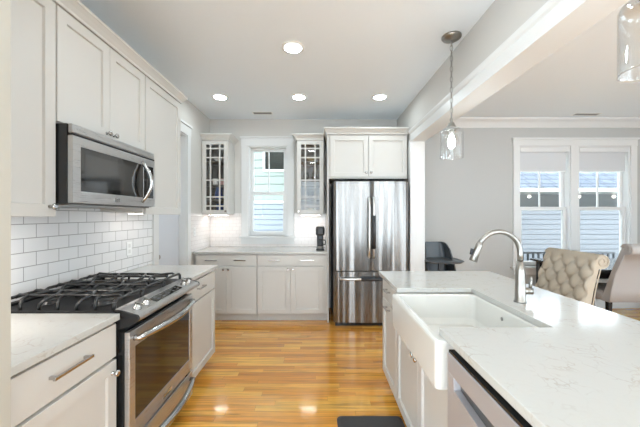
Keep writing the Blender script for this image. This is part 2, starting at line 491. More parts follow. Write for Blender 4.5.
def window_unit(name, hole, zm, muntin_up=True):
    x0, x1, z0, z1 = hole
    b = MB()                                       # jamb liner
    b.box(x0, x0 + .018, YB - .002, YB + .14, z0, z1); b.box(x1 - .018, x1, YB - .002, YB + .14, z0, z1)
    b.box(x0 + .018, x1 - .018, YB - .002, YB + .14, z1 - .018, z1); b.box(x0 + .018, x1 - .018, YB + .05, YB + .16, z0, z0 + .02)
    w = struct(name, b, M['trim'])
    b = MB(); sash(b, x0 + .018, x1 - .018, zm - .02, z1 - .018, YB + .085, YB + .125, .045, muntin_up)
    b.build('upper_sash', M['trim'], w, bevel=.002)
    b = MB(); sash(b, x0 + .018, x1 - .018, z0 + .02, zm + .02, YB + .04, YB + .08, .05)
    b.build('lower_sash', M['trim'], w, bevel=.002)
    bx(x0 + .06, x1 - .06, YB + .103, YB + .107, zm + .02, z1 - .06).build('pane', M['glass'], w)
    bx(x0 + .065, x1 - .065, YB + .058, YB + .062, z0 + .068, zm - .028).build('pane', M['glass'], w)
    return w
w1 = window_unit('window_1', KW, 1.715)
w2 = window_unit('window_2', DW1, 1.485)
w3 = window_unit('window_3', DW2, 1.485)
# kitchen window casing
b = MB()
b.box(-1.145, -1.045, YB - .022, YB, 1.07, 2.41); b.box(-.465, -.365, YB - .022, YB, 1.07, 2.41)
b.box(-1.15, -.36, YB - .024, YB, 2.41, 2.525); b.box(-1.165, -.345, YB - .04, YB, 2.525, 2.55)
b.box(-1.17, -.34, YB - .06, YB + .05, 1.045, 1.07); b.box(-1.15, -.36, YB - .022, YB, .955, 1.045)
struct('trim_7', b, M['trim'], bevel=.002)
# dining windows casing
b = MB()
for x0, x1 in ((2.895, 2.985), (3.745, 3.865), (4.635, 4.73)):
    b.box(x0, x1, YB - .022, YB, .62, 2.41)
b.box(2.89, 4.735, YB - .024, YB, 2.41, 2.505); b.box(2.875, 4.75, YB - .04, YB, 2.505, 2.53)
b.box(2.86, 4.765, YB - .06, YB + .05, .595, .62); b.box(2.895, 4.73, YB - .022, YB, .50, .595)
struct('trim_8', b, M['trim'], bevel=.002)

def roller_shade(hole, label):
    x0, x1, z0, z1 = hole
    t = thing('roller_shade', label, 'window shade', ((x0 + x1) / 2, YB + .025, 2.03), 0, 'roller shades in the dining windows')
    w = (x1 - x0) / 2 - .022
    b = MB(); b.box(-w, w - .02, -.004, -.001, .012, .30); b.build('shade_cloth', M['shade'], t)
    bx(-w, w - .02, -.008, .003, 0, .014).build('hem_bar', M['white'], t, bevel=.002)
    bx(-w - .003, w + .003, -.03, .025, .295, .36).build('cassette', M['trim'], t, bevel=.006)
roller_shade(DW1, 'half-lowered pale roller shade in the dining window nearer the white post')
roller_shade(DW2, 'half-lowered pale roller shade in the dining window farther from the white post')

# tile backsplashes
struct('wall_tile_left', bx(XL, XL + .008, 0.93, 2.97, .916, 1.43), M['tile_l'])
b = MB(); b.box(XL + .01, -1.148, YB - .008, YB, .916, 1.41); b.box(-.362, .110, YB - .008, YB, .916, 1.41); b.box(-1.148, -.362, YB - .008, YB, .916, .955)
struct('wall_tile_back', b, M['tile_b'])
struct('wall_tile_side', bx(XL, XL + .008, 3.845, YB - .01, .916, 1.41), M['tile_s'])

# ------------------------------------------------------------------ cabinets
def knob(mb, x, y, z):
    mb.lathe([(.009, y), (.009, y - .003), (.0055, y - .005), (.0055, y - .014), (.012, y - .018), (.0155, y - .024), (.0145, y - .029), (.008, y - .032)], (x, 0, z), 'y', 14)
    return mb
def pull(mb, xc, y, z, L=0.15):
    mb.box(xc - L / 2, xc + L / 2, y - .032, y - .022, z - .006, z + .006)
    for s in (-1, 1):
        xx = xc + s * (L / 2 - .014)
        mb.box(xx - .006, xx + .006, y - .024, y, z - .006, z + .006)
    return mb

def crown(mb, x0, x1, yf, d, z0, z1, pr, lret, rret):
    prof = [(0.0, z0), (pr * .18, z0), (pr * .22, z0 + (z1 - z0) * .22), (pr * .55, z0 + (z1 - z0) * .5), (pr * .9, z0 + (z1 - z0) * .75), (pr, z0 + (z1 - z0) * .78), (pr, z1)]
    rings = []
    for o, z in prof:
        l = x0 - (o if lret else 0); r = x1 + (o if rret else 0)
        rings.append([(l, d, z), (l, yf - o, z), (r, yf - o, z), (r, d, z)])
    mb.loft(rings)
    return mb

def cabinet(name, label, cat, loc, rz, w, d, z0, z1, fronts, toe=False, group=None, crown_ret=None, crown_z=None, crown_pr=.045, sides=None):
    """local frame: x along the run, front face of the box at y=0, fronts overlay towards -y"""
    t = thing(name, label, cat, loc, rz, group)
    body = MB().box(.0008, w - .0008, 0, d, z0 + (0.105 if toe else 0), z1).build('carcass', M['cab'], t, bevel=.001)
    if toe:
        bx(.001, w - .001, .07, d - .01, 0, .105).build('toe_kick', M['cab'], t)
    for f in fronts:
        k, x0, x1, a, b_ = f[:5]
        if k == 'drawer':
            o = bx(x0, x1, -.02, -.001, a, b_).build('drawer', M['cab'], t, bevel=.0025)
            for px in f[5]:
                pull(MB(), px, -.02, f[7] if len(f) > 7 else (a + b_) / 2, f[6]).build('pull', M['chrome'], o, bevel=.0015)
        else:
            o = MB().shaker(x0, x1, a, b_, -.021, .02, f[6] if len(f) > 6 else .057).build('door', M['cab'], t)
            if f[5]:
                knob(MB(), f[5][0], -.021, f[5][1]).build('knob', M['chrome'], o)
    if crown_ret is not None:
        crown(MB(), 0, w, -.021, d, z1, crown_z, crown_pr, *crown_ret).build('crown', M['cab'], t)
    return t

RL = PI / 2          # left wall cabinets face +x: local x -> world +y
XU = -1.30           # box front of the left uppers (doors at -1.28)
GU = 'white upper cabinets on the left wall'
g = .005
# near upper
cabinet('wall_cabinet', 'white shaker upper cabinet nearest the cream wall end, with one tall door', 'cabinet', (XU, .93, 0), RL, .565, XU - XL, 1.40, 2.42,
        [('door', g, .565 - g, 1.378, 2.415, (.525, 1.425))], crown_ret=(0, 0), crown_z=2.49, group=GU)
# over the microwave
cabinet('wall_cabinet', 'short white two-door upper cabinet above the microwave', 'cabinet', (XU, 1.495, 0), RL, .765, XU - XL, 1.842, 2.42,
        [('door', g, .381, 1.847, 2.415, (.352, 1.878)), ('door', .384, .765 - g, 1.847, 2.415, (.413, 1.878))], crown_ret=(0, 0), crown_z=2.49, group=GU)
# beyond the microwave
cabinet('wall_cabinet', 'white single-door upper cabinet between the microwave and the doorway', 'cabinet', (XU, 2.26, 0), RL, .585, XU - XL, 1.409, 2.42,
        [('door', g, .585 - g, 1.388, 2.415, None)], crown_ret=(0, 1), crown_z=2.49, group=GU)
# lower left
XB = -0.985
GB = 'white base cabinets along the left wall'
cabinet('base_cabinet', 'white base cabinet with drawer and door on the near side of the range', 'cabinet', (XB, .93, 0), RL, .54 - .006, XB - XL - .02, 0, .882,
        [('drawer', g, .53,   .712, .868, [.25], .19, .80), ('door', g, .53,   .112, .698, (.50, .645))], toe=True, group=GB)
cabinet('base_cabinet', 'white base cabinet with drawer and door on the far side of the range', 'cabinet', (XB, 2.236, 0), RL, .62, XB - XL - .02, 0, .882,
        [('drawer', g, .616,   .712, .868, [.25], .14, .80), ('door', g, .616,   .112, .698, None)], toe=True, group=GB)
# lower back
YK = 3.945 + .02
GK = 'white base cabinets under the window'
cabinet('base_cabinet', 'white base cabinet under the window, at the corner with the left wall', 'cabinet', (-1.60, YK, 0), 0, .806, .58, 0, .882,
        [('drawer', .025, .798,   .735, .870, [.22, .59], .155), ('door', .025, .408, .112, .720, (.378, .685)), ('door', .412, .798, .112, .720, (.442, .685))], toe=True, group=GK)
cabinet('base_cabinet', 'white base cabinet beside the refrigerator side panel, below the coffee maker', 'cabinet', (-.793, YK, 0), 0, .903, .58, 0, .882,
        [('drawer', .008, .855,   .735, .870, [.22, .64], .155), ('door', .008, .430, .112, .720, (.400, .685)), ('door', .434, .855, .112, .720, (.464, .685))], toe=True, group=GK)
t = thing('side_panel', 'tall narrow white panel between the back counter and the refrigerator', 'panel', (.123, 3.945, 0))
bx(-.011, .011, 0, .605, 0, 2.42).build('board', M['cab'], t, bevel=.002)
crown(MB(), -.011, .0118, -.016, .605, 2.4203, 2.505, .04, 1, 0).build('crown', M['cab'], t)
bx(-.011, .011, -.004, -.0005, 0, .11).build('foot_trim', M['cab'], t)
# above the fridge
cabinet('wall_cabinet', 'white two-door cabinet above the stainless refrigerator', 'cabinet', (.136, 3.95, 0), 0, 1.012, .6, 1.855, 2.42,
        [('door', .015, .503, 1.875, 2.40, (.473, 1.93)), ('door', .509, 1.0, 1.875, 2.40, (.539, 1.93))], crown_ret=(0, 0), crown_z=2.505, crown_pr=.04)

# glass-door cabinets either side of the window
def glass_cabinet(label, x0, w, knob_x, crown_ret):
    d, z0, z1 = .31, 1.397, 2.42
    t = thing('display_cabinet', label, 'cabinet', (x0, YB - d - .002, 0), 0, 'glass-door cabinets beside the window')
    b = MB()
    b.box(0, .018, 0, d, z0, z1); b.box(w - .018, w, 0, d, z0, z1)
    b.box(.018, w - .018, 0, d, z0, z0 + .018); b.box(.018, w - .018, 0, d, z1 - .018, z1)
    b.build('carcass', M['cab'], t)
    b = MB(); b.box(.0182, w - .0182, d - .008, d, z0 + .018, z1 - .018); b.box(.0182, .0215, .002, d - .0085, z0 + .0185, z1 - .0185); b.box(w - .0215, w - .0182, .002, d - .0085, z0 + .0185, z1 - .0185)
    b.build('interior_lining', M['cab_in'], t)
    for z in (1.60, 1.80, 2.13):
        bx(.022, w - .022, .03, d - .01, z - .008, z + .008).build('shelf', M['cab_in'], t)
    # door frame
    s = .055
    b = MB(); dx0, dx1, dz0, dz1 = .003, w - .003, z0 + .002, z1 - .004
    b.box(dx0, dx0 + s, -.021, -.001, dz0, dz1); b.box(dx1 - s, dx1, -.021, -.001, dz0, dz1)
    b.box(dx0 + s, dx1 - s, -.021, -.001, dz0, dz0 + s); b.box(dx0 + s, dx1 - s, -.021, -.001, dz1 - s, dz1)
    door = b.build('door', M['cab'], t, bevel=.001)
    b = MB(); gx0, gx1, gz0, gz1 = dx0 + s, dx1 - s, dz0 + s, dz1 - s
    gw = gx1 - gx0; gh = gz1 - gz0
    for fx in (.24, .76):
        b.box(gx0 + gw * fx - .009, gx0 + gw * fx + .009, -.019, -.006, gz0, gz1)
    for fz in (.062, .20, .455, .80, .938):
        b.box(gx0, gx1, -.0185, -.0065, gz0 + gh * fz - .009, gz0 + gh * fz + .009)
    b.build('muntin_grid', M['cab'], door)
    bx(gx0, gx1, -.0055, -.0035, gz0, gz1).build('pane', M['glass'], door)
    knob(MB(), knob_x, -.021, z0 + .04).build('knob', M['chrome'], door)
    crown(MB(), 0, w, -.021, d, z1, 2.50, .06, *crown_ret).build('crown', M['cab'], t)
    return t
glass_cabinet('white glass-door cabinet in the corner, holding a blue pitcher', -1.612, .362, .335, (0, 1))
glass_cabinet('white glass-door cabinet next to the refrigerator, holding drinking glasses', -.300, .372, .028, (1, 0))

# under-cabinet light bars
def light_bar(x, w, label, loc=None, rz=0, lens='strip'):
    t = thing('light_bar', label, 'light', loc or (x, 4.36, 1.395), rz, 'light bars under the upper cabinets')
    bx(-w / 2, w / 2, -.03, .03, -.014, -.0005).build('housing', M['white'], t, bevel=.002)
    bx(-w / 2 + .01, w / 2 - .01, -.02, .02, -.0165, -.0145).build('diffuser', M[lens], t)
light_bar(-1.43, .28, 'glowing light bar under the corner glass-door cabinet')
light_bar(-.11, .28, 'glowing light bar under the glass-door cabinet by the refrigerator')
light_bar(0, .42, 'added unseen light bar brightening the tile below the upper cabinet nearest the cream wall end', (-1.46, 1.21, 1.3995), RL, 'strip_added')  # bar added out of sight to lift the near tile and counter
light_bar(0, .42, 'light bar under the upper cabinet between microwave and doorway', (-1.44, 2.55, 1.4085), RL, 'strip_soft')

# dishes inside
ZS = {1: 1.4155, 2: 1.6085, 3: 1.8085, 4: 2.1385}
def pitcher(x, y, z, label):
    t = thing('pitcher', label, 'pitcher', (x, y, z))
    b = MB(); b.lathe([(.045, 0), (.052, .01), (.058, .06), (.05, .12), (.042, .15), (.047, .17), (.043, .17), (.038, .15), (.046, .12), (.052, .06), (.04, .012)], n=20)
    b.build('body', M['blue'], t)
    MB().tube([(.05, 0, .14), (.085, 0, .13), (.09, 0, .09), (.056, 0, .05)], .007).build('handle', M['blue'], t)
pitcher(-1.43, 4.40, ZS[2], 'cobalt blue pitcher on a middle shelf of the corner cabinet')
def canister(x, y, z, m, label, h=.15, r=.05):
    t = thing('canister', label, 'canister', (x, y, z))
    MB().lathe([(r * .95, 0), (r, .005), (r, h), (r * .9, h)]).build('jar', m, t)
    MB().lathe([(r * 1.04, h), (r * 1.04, h + .015), (r * .5, h + .02), (.012, h + .022), (.014, h + .035), (.005, h + .042)]).build('lid', m, t)
canister(-1.42, 4.40, ZS[1], M['blue'], 'dark blue lidded canister on the bottom of the corner cabinet', .11, .048)
def mug(x, y, z, m, label, rz=0):
    t = thing('mug', label, 'mug', (x, y, z), rz, 'cups in the corner cabinet')
    MB().lathe([(.032, 0), (.038, .006), (.04, .09), (.036, .09), (.033, .008)]).build('cup', m, t)
    MB().tube([(.039, 0, .072), (.06, 0, .07), (.064, 0, .045), (.058, 0, .025), (.037, 0, .02)], .005, 8).build('handle', m, t)
mug(-1.47, 4.36, ZS[3], M['porcelain'], 'white mug above the blue pitcher in the corner cabinet', 2.5)
mug(-1.36, 4.36, ZS[3], M['pink'], 'pink mug above the blue pitcher in the corner cabinet', .4)
def bowl(x, y, z, m, label, r=.07):
    t = tag(MB().lathe([(r * .4, 0), (r * .42, .008), (r * .8, .035), (r, .07), (r * .95, .07), (r * .75, .04), (r * .3, .014)]).build('bowl', m, loc=(x, y, z)), label, 'bowl')
bowl(-1.43, 4.38, ZS[4], M['porcelain'], 'white bowl on the top shelf of the corner cabinet')
def wine_glass(x, y, z, label):
    t = thing('wine_glass', label, 'glass', (x, y, z), 0, 'stemmed glasses in the cabinet by the refrigerator')
    MB().lathe([(.033, 0), (.033, .003), (.006, .008), (.0045, .012)]).build('foot', M['cglass'], t)
    MB().lathe([(.0045, .012), (.0045, .07), (.01, .078)], cap0=False, cap1=False).build('stem', M['cglass'], t)
    MB().lathe([(.01, .078), (.034, .10), (.041, .135), (.036, .185), (.034, .185), (.039, .135), (.032, .103), (.008, .082)], cap0=False).build('bowl', M['cglass'], t)
for x, s, l in ((-.175, 3, 'stemmed glass at the window end of the upper middle shelf by the refrigerator'), (-.065, 3, 'stemmed glass at the refrigerator end of the upper middle shelf')):
    wine_glass(x, 4.40, ZS[s], l)
def tumbler(x, y, z, label):
    tag(MB().lathe([(.03, 0), (.033, .004), (.038, .12), (.036, .12), (.031, .012)]).build('tumbler', M['cglass'], loc=(x, y, z)), label, 'glass', 'tumblers in the cabinet by the refrigerator')
tumbler(-.17, 4.38, ZS[2], 'clear tumbler at the window end of the lower middle shelf')
tumbler(-.07, 4.38, ZS[2], 'clear tumbler at the refrigerator end of the lower middle shelf')
bowl(-.11, 4.40, ZS[4], M['amber'], 'shallow tan bowl on the top shelf by the refrigerator', .085)
bowl(-.12, 4.40, ZS[1], M['amber'], 'tan bowl on the bottom of the cabinet by the refrigerator', .075)

# ------------------------------------------------------------------ countertops
def slab(name, poly, label, group='white quartz countertops'):
    o = MB().prism(poly, 'z', .884, .914).build(name, M['quartz'], bevel=.003)
    return tag(o, label, 'countertop', group)
slab('countertop', [(-1.612, .927), (-.95, .927), (-.95, 1.466), (-1.612, 1.466)], 'white quartz countertop on the near side of the range')
slab('countertop', [(-1.612, 2.238), (-.95, 2.238), (-.95, 2.885), (-1.612, 2.885)], 'white quartz countertop on the far side of the range')
slab('countertop', [(-1.611, 3.915), (.110, 3.915), (.110, 4.55), (-1.611, 4.55)], 'white quartz countertop under the kitchen window')
slab('island_countertop', [(.505, .45), (1.43, .45), (1.43, 2.57), (.505, 2.57), (.505, 1.972), (.985, 1.972), (.985, 1.285), (.505, 1.285)],
     'large white quartz island countertop with faint veins and a sink cutout')

# ------------------------------------------------------------------ microwave
t = thing('microwave', 'stainless over-the-range microwave with dark window on the left wall', 'microwave', (-1.23, 1.498, 1.435), RL)
W = .759
bx(0, W, .002, .38, .008, .400).build('case', M['black'], t, bevel=.002)
b = bx(.003, W - .003, -.022, .001, .355, .402); b.build('top_trim', M['steel'], t, bevel=.006)
b = bx(.004, W - .004, -.0215, .001, .345, .353); b.build('vent_slot', M['black'], t)
# door frame with window cut out
b = MB(); x0, x1, z0, z1 = .003, .615, .01, .343
b.box(x0, .055, -.025, .001, z0, z1); b.box(x1 - .005, x1, -.025, .001, z0, z1)
b.box(.055, x1 - .005, -.025, .001, z0, .07); b.box(.055, x1 - .005, -.025, .001, .295, z1)
door = b.build('door', M['steel'], t, bevel=.003)
bx(.055, x1 - .005, -.0235, -.001, .07, .295).build('window', M['blackglass'], door)
bx(.085, x1 - .10, -.0238, -.0236, .095, .265).build('window_screen', M['screen'], door)
bx(.31, .355, -.0275, -.0252, .028, .05).build('badge', M['chrome'], door)
pts = [(.585 + .018 * math.sin(PI * i / 10), -.027 - .055 * math.sin(PI * i / 10), .035 + .28 * i / 10) for i in range(11)]
MB().tube(pts, [.010 + .005 * math.sin(PI * i / 10) for i in range(11)], 12).build('handle', M['chrome'], door)
b = MB(); b.box(.617, W - .003, -.025, .001, .01, .07); b.box(.617, W - .003, -.025, .001, .295, .343); b.box(W - .02, W - .003, -.025, .001, .07, .295)
cp = b.build('control_panel', M['steel'], t, bevel=.002)
bx(.617, W - .02, -.0235, -.001, .07, .295).build('keypad', M['blackglass'], cp)
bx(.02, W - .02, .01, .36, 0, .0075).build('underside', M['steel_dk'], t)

# ------------------------------------------------------------------ range
t = thing('range', 'stainless slide-in gas range with black grates and oven door', 'range', (-.97, 1.473, 0), RL)
W = .757       # local: x along world +y, y: world -x (front at negative y)
bx(.0, W, .004, .62, .05, .905).build('body', M['black'], t, bevel=.003)
for x in (.05, W - .05):
    for y in (.05, .55):
        MB().lathe([(.02, 0), (.02, .01), (.012, .012), (.012, .055)], (x, y, 0)).build('foot', M['black'], t)
# cooktop with raised rim
ck = bx(0, W, -.005, .625, .905, .920).build('cooktop', M['cooktop'], t, bevel=.004)
bx(0, W, .595, .63, .918, .932).build('rear_trim', M['cooktop'], t, bevel=.004)
# sloping control panel with rolled nose
nose = arc(-.085, .884, .019, 90, 235, 8)
poly = [(.02, .921), (.02, .927), (-.02, .922)] + nose + [(-.052, .845), (.003, .83), (.003, .90)]
for a_, c_ in ((0, .013), (W - .013, W)): MB().prism(poly, 'x', a_, c_).build('end_cap', M['black'], t, bevel=.0015)
cp = MB().prism(poly, 'x', .0135, W - .0135).build('control_panel', M['steel'], t, bevel=.0015)
# slope from (-.02,.922) to (-.085,.903)
sl = math.atan2(.019, .065)
def on_panel(x, u, h):   # u from the back edge towards the nose, h above the slope
    y = -.02 - u * math.cos(sl) - h * math.sin(sl); z = .922 - u * math.sin(sl) + h * math.cos(sl)
    return (x, y, z)
for x in (.075, .155, W - .155, W - .075):
    b = MB().lathe([(.021, 0), (.021, .004), (.017, .006), (.016, .02), (.012, .024)], n=18)
    b.box(-.004, .004, -.017, .017, .018, .03)
    k = b.build('knob', M['chrome'], t)
    k.location = on_panel(x, .034, .0005); k.rotation_euler = (sl, 0, 0)
b = bx(-.16, .16, -.024, .024, 0, .003); o = b.build('display', M['blackglass'], t); o.location = on_panel(W / 2, .034, .0003); o.rotation_euler = (sl, 0, 0)
for i in range(2):
    for j in range(5):
        o2 = bx(-.009, .009, -.006, .006, .0031, .0036).build('touch_key', M['plastic_grey'], o); o2.location = (-.12 + j * .06, -.011 + i * .022, 0)
# oven door
b = MB(); x0, x1, z0, z1 = .008, W - .008, .275, .815
fx0, fx1, fz0, fz1 = x0 + .05, x1 - .05, z0 + .085, z1 - .085
b.box(x0, fx0, -.055, -.03, z0, z1); b.box(fx1, x1, -.055, -.03, z0, z1)
b.box(fx0, fx1, -.055, -.03, z0, fz0); b.box(fx0, fx1, -.055, -.03, fz1, z1)
door = b.build('oven_door', M['steel'], t, bevel=.003)
bx(x0 + .001, x1 - .001, -.0298, .0035, .085, z1 - .001).build('door_backing', M['black'], t)
bx(fx0, fx1, -.051, -.031, fz0, fz1).build('window', M['blackglass'], door)
bx(W / 2 - .05, W / 2 + .05, -.0585, -.0552, .300, .325).build('badge', M['chrome'], door, bevel=.001)
def bow_handle(z, bow=.045, L=.66, r=.0155, zz=0.0):
    pts = []
    for i in range(15):
        u = i / 14
        pts.append((W / 2 - L / 2 + L * u, -.058 - .02 - bow * math.sin(PI * u), z + zz * math.sin(PI * u)))
    pts = [(pts[0][0], -.054, z)] + pts + [(pts[-1][0], -.054, z)]
    return MB().tube(pts, [r * .9] + [r * (1 + .35 * math.sin(PI * i / 14)) for i in range(15)] + [r * .9], 12)
bow_handle(.775).build('handle', M['chrome'], door)
dr = bx(x0, x1, -.055, -.03, .085, .262).build('warming_drawer', M['steel'], t, bevel=.003)
bow_handle(.215).build('handle', M['chrome'], dr)
bx(.02, W - .02, .03, .05, .012, .082).build('kick_plate', M['black'], t)
# burners and grates
for x, y, r in ((.14, .16, .045), (.14, .45, .036), (W / 2, .31, .05), (W - .14, .16, .04), (W - .14, .45, .036)):
    MB().lathe([(r * 1.25, .919), (r * 1.2, .926), (r, .928), (r, .936), (r * .9, .939), (.004, .940)], (x, y, 0)).build('burner', M['iron'], t)
def grate(x0, x1, y0=.03, y1=.58):
    b = MB(); zt = .968; w = x1 - x0
    for y in (y0, y1):
        b.tube([(x0, y, zt - .012), (x0 + .02, y, zt - .002), (x1 - .02, y, zt - .002), (x1, y, zt - .012)], .0085, 8)
    for k in range(1, 6):                      # waving bars along the front of the range, humped over each burner
        yc = y0 + (y1 - y0) * k / 6
        pts = []
        for i in range(13):
            u = i / 12
            pts.append((x0 + w * u, yc + .022 * math.sin(2 * PI * u) * (1 if k % 2 else -1), zt - .012 + .020 * math.sin(PI * u) ** .6))
        pts = [(x0 - .001, pts[0][1], .9215), (x0, pts[0][1], zt - .022)] + pts[1:-1] + [(x1, pts[-1][1], zt - .022), (x1 + .001, pts[-1][1], .9215)]
        b.tube(pts, .0075, 8)
    for fx in (.3, .7):                        # bars from front to back with raised ends
        x = x0 + w * fx
        b.tube([(x, y0, zt - .006), (x, y0 + .02, zt + .010), (x, y0 + .10, zt + .004), (x, (y0 + y1) / 2, zt + .008), (x, y1 - .10, zt + .004), (x, y1 - .02, zt + .010), (x, y1, zt - .006)], .0075, 8)
    for x in (x0, x1):
        for y in (y0, y1):
            b.tube([(x, y, .9205), (x, y, zt - .010)], .009, 8)
    return b.build('grate', M['iron'], t)
w3_ = (W - .04) / 3
for i in range(3):
    grate(.02 + w3_ * i + .004, .02 + w3_ * (i + 1) - .004)

# ------------------------------------------------------------------ refrigerator
t = thing('refrigerator', 'stainless french-door refrigerator with bottom freezer', 'refrigerator', (.65, 3.80, 0))
W = .465
bx(-.462, .462, .05, .70, .04, 1.80).build('case', M['dkplastic'], t, bevel=.004)
bx(-.44, .44, .03, .06, .0, .05).build('base_grille', M['black'], t)
def convex_door(x0, x1, z0, z1, sag=.014):
    b = MB(); n = 14; poly = []
    for i in range(n + 1):
        u = i / n; e = abs(2 * u - 1)
        y = -.012 - sag * (1 - e ** 2.4) + (.012 if i in (0, n) else 0)
        poly.append((x0 + (x1 - x0) * u, y))
    poly += [(x1, .048), (x0, .048)]
    b.prism(poly, 'z', z0, z1)
    return b
for s, (a, c) in ((-1, (-.463, -.003)), (1, (.003, .463))):
    d = convex_door(a, c, .695, 1.80).build('door', M['steel_v'], t, bevel=.002)
    hx = s * .028
    hp = [(hx, -.015, .86), (hx, -.052, .875), (hx, -.064, .98), (hx, -.066, 1.2), (hx, -.064, 1.5), (hx, -.052, 1.585), (hx, -.015, 1.60)]
    h = MB().tube(hp, .014, 12).build('handle', M['handle'], d)
    if s == 1:
        gp = [(hx, -.0645, .97), (hx, -.066, 1.2), (hx, -.0645, 1.38)]
        MB().tube(gp, .023, 12).build('grip_cover', M['dkplastic'], h)['label'] = 'black cover on handle'
fz = convex_door(-.463, .463, .055, .683).build('freezer_drawer', M['steel_v'], t, bevel=.002)
hp = [(-.38, -.012, .60), (-.38, -.055, .60), (-.30, -.068, .60), (.30, -.068, .60), (.38, -.055, .60), (.38, -.012, .60)]
h = MB().tube(hp, .014, 12).build('handle', M['handle'], fz)
MB().tube([(-.13, -.068, .60), (.25, -.068, .60)], .024, 12).build('grip_cover', M['dkplastic'], h)['label'] = 'black cover on handle'
bx(.33, .42, -.0165, -.012, 1.735, 1.75).build('badge', M['steel_dk'], t)
bx(-.45, .45, .06, .3, 1.801, 1.815).build('hinge_cover', M['black'], t)

# ------------------------------------------------------------------ coffee maker
t = thing('coffee_maker', 'black single-serve coffee maker on the back counter', 'coffee maker', (.022, 4.12, .9145))
MB().loft([rrect(-.055, .055, -.10, .06, .03, 0), rrect(-.055, .055, -.10, .06, .03, .025)]).build('base', M['dkplastic'], t, bevel=.003)
MB().loft([rrect(-.045, .045, -.02, .06, .03, .025), rrect(-.043, .043, -.02, .06, .03, .20)]).build('column', M['plastic_grey'], t)
MB().loft([rrect(-.052, .052, -.09, .06, .035, .20), rrect(-.058, .058, -.10, .062, .035, .22), rrect(-.058, .058, -.10, .062, .035, .29), rrect(-.05, .05, -.09, .055, .035, .315)]).build('brew_head', M['dkplastic'], t, bevel=.003)
MB().lathe([(.03, .026), (.037, .03), (.037, .055)], (0, -.058, 0), n=18).build('drip_ring', M['nickel'], t)
MB().lathe([(.034, .056), (.036, .06), (.034, .15), (.028, .15), (.03, .06)], (0, -.058, 0), n=18).build('carafe', M['dkplastic'], t)
MB().tube([(.03, -.058, .14), (.065, -.058, .135), (.072, -.058, .11), (.066, -.058, .08), (.034, -.058, .072)], .006, 8).build('handle', M['dkplastic'], t)

# ------------------------------------------------------------------ outlets and vents
def plate(loc, rz, label, n=2):
    t = thing('switch_plate', label, 'switch plate', loc, rz)
    bx(-.035, .035, -.006, 0, -.057, .057).build('plate', M['white'], t, bevel=.003)
    for s in (-1, 1):
        bx(-.014, .014, -.0085, -.0062, s * .024 - .016, s * .024 + .016).build('receptacle', M['trim'], t, bevel=.002)
plate((XL + .0085, 3.97, 1.17), RL, 'white outlet plate on the left wall between doorway and corner cabinet')
plate((XL + .0085, 2.60, 1.10), RL, 'white outlet plate on the subway tile beyond the range')

def vent(loc, w, d, label):
    t = thing('ceiling_vent', label, 'air vent', loc, 0, 'slotted ceiling vents')
    b = MB(); b.box(-w / 2, w / 2, -d / 2, -d / 2 + .012, -.006, -.0005); b.box(-w / 2, w / 2, d / 2 - .012, d / 2, -.006, -.0005)
    b.box(-w / 2, -w / 2 + .015, -d / 2 + .012, d / 2 - .012, -.006, -.0005); b.box(w / 2 - .015, w / 2, -d / 2 + .012, d / 2 - .012, -.006, -.0005)
    b.build('frame', M['white'], t)
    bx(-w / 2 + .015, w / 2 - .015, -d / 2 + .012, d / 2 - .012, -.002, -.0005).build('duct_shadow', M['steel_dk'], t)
    b = MB()
    for i in range(4):
        y = -d / 2 + .02 + (d - .04) * i / 3
        b.box(-w / 2 + .015, w / 2 - .015, y - .004, y + .004, -.006, -.002)
    b.build('slats', M['grille'], t)
vent((-.78, 4.27, ZC), .28, .10, 'slotted white ceiling vent above the kitchen window')
vent((3.78, 4.32, ZC), .37, .10, 'slotted white ceiling vent in front of the dining windows')

# ------------------------------------------------------------------ recessed lights
t0 = thing('recessed_light', 'glowing recessed ceiling light nearest the middle of the kitchen', 'ceiling light', (-.217, 2.6, ZC), 0, 'recessed ceiling lights')
MB().lathe([(.098, -.0005), (.098, -.006), (.078, -.012), (.070, -.008), (.070, -.0005)], cap0=False, cap1=False, n=32).build('trim_ring', M['white'], t0)
MB().lathe([(.070, -.0075), (.0005, -.0075)], cap0=False, cap1=True, n=32).build('lens', M['can'], t0)
for x, y, l in ((-1.185, 3.69, 'glowing recessed ceiling light nearest the corner glass-door cabinet'),
                (-.235, 3.69, 'glowing recessed ceiling light in front of the kitchen window'),
                (.74, 3.69, 'glowing recessed ceiling light in front of the refrigerator')):
    dup(t0, (x, y, ZC), None, l)
for x, y in ((-.15, 1.72), (.38, 1.72), (-.15, .2), (2.6, 1.6), (3.4, -.4)):  # extra cans out of view, added to brighten the room
    dup(t0, (x, y, ZC), None, 'added recessed ceiling light outside the view, for extra brightness', 'added recessed ceiling lights outside the view')

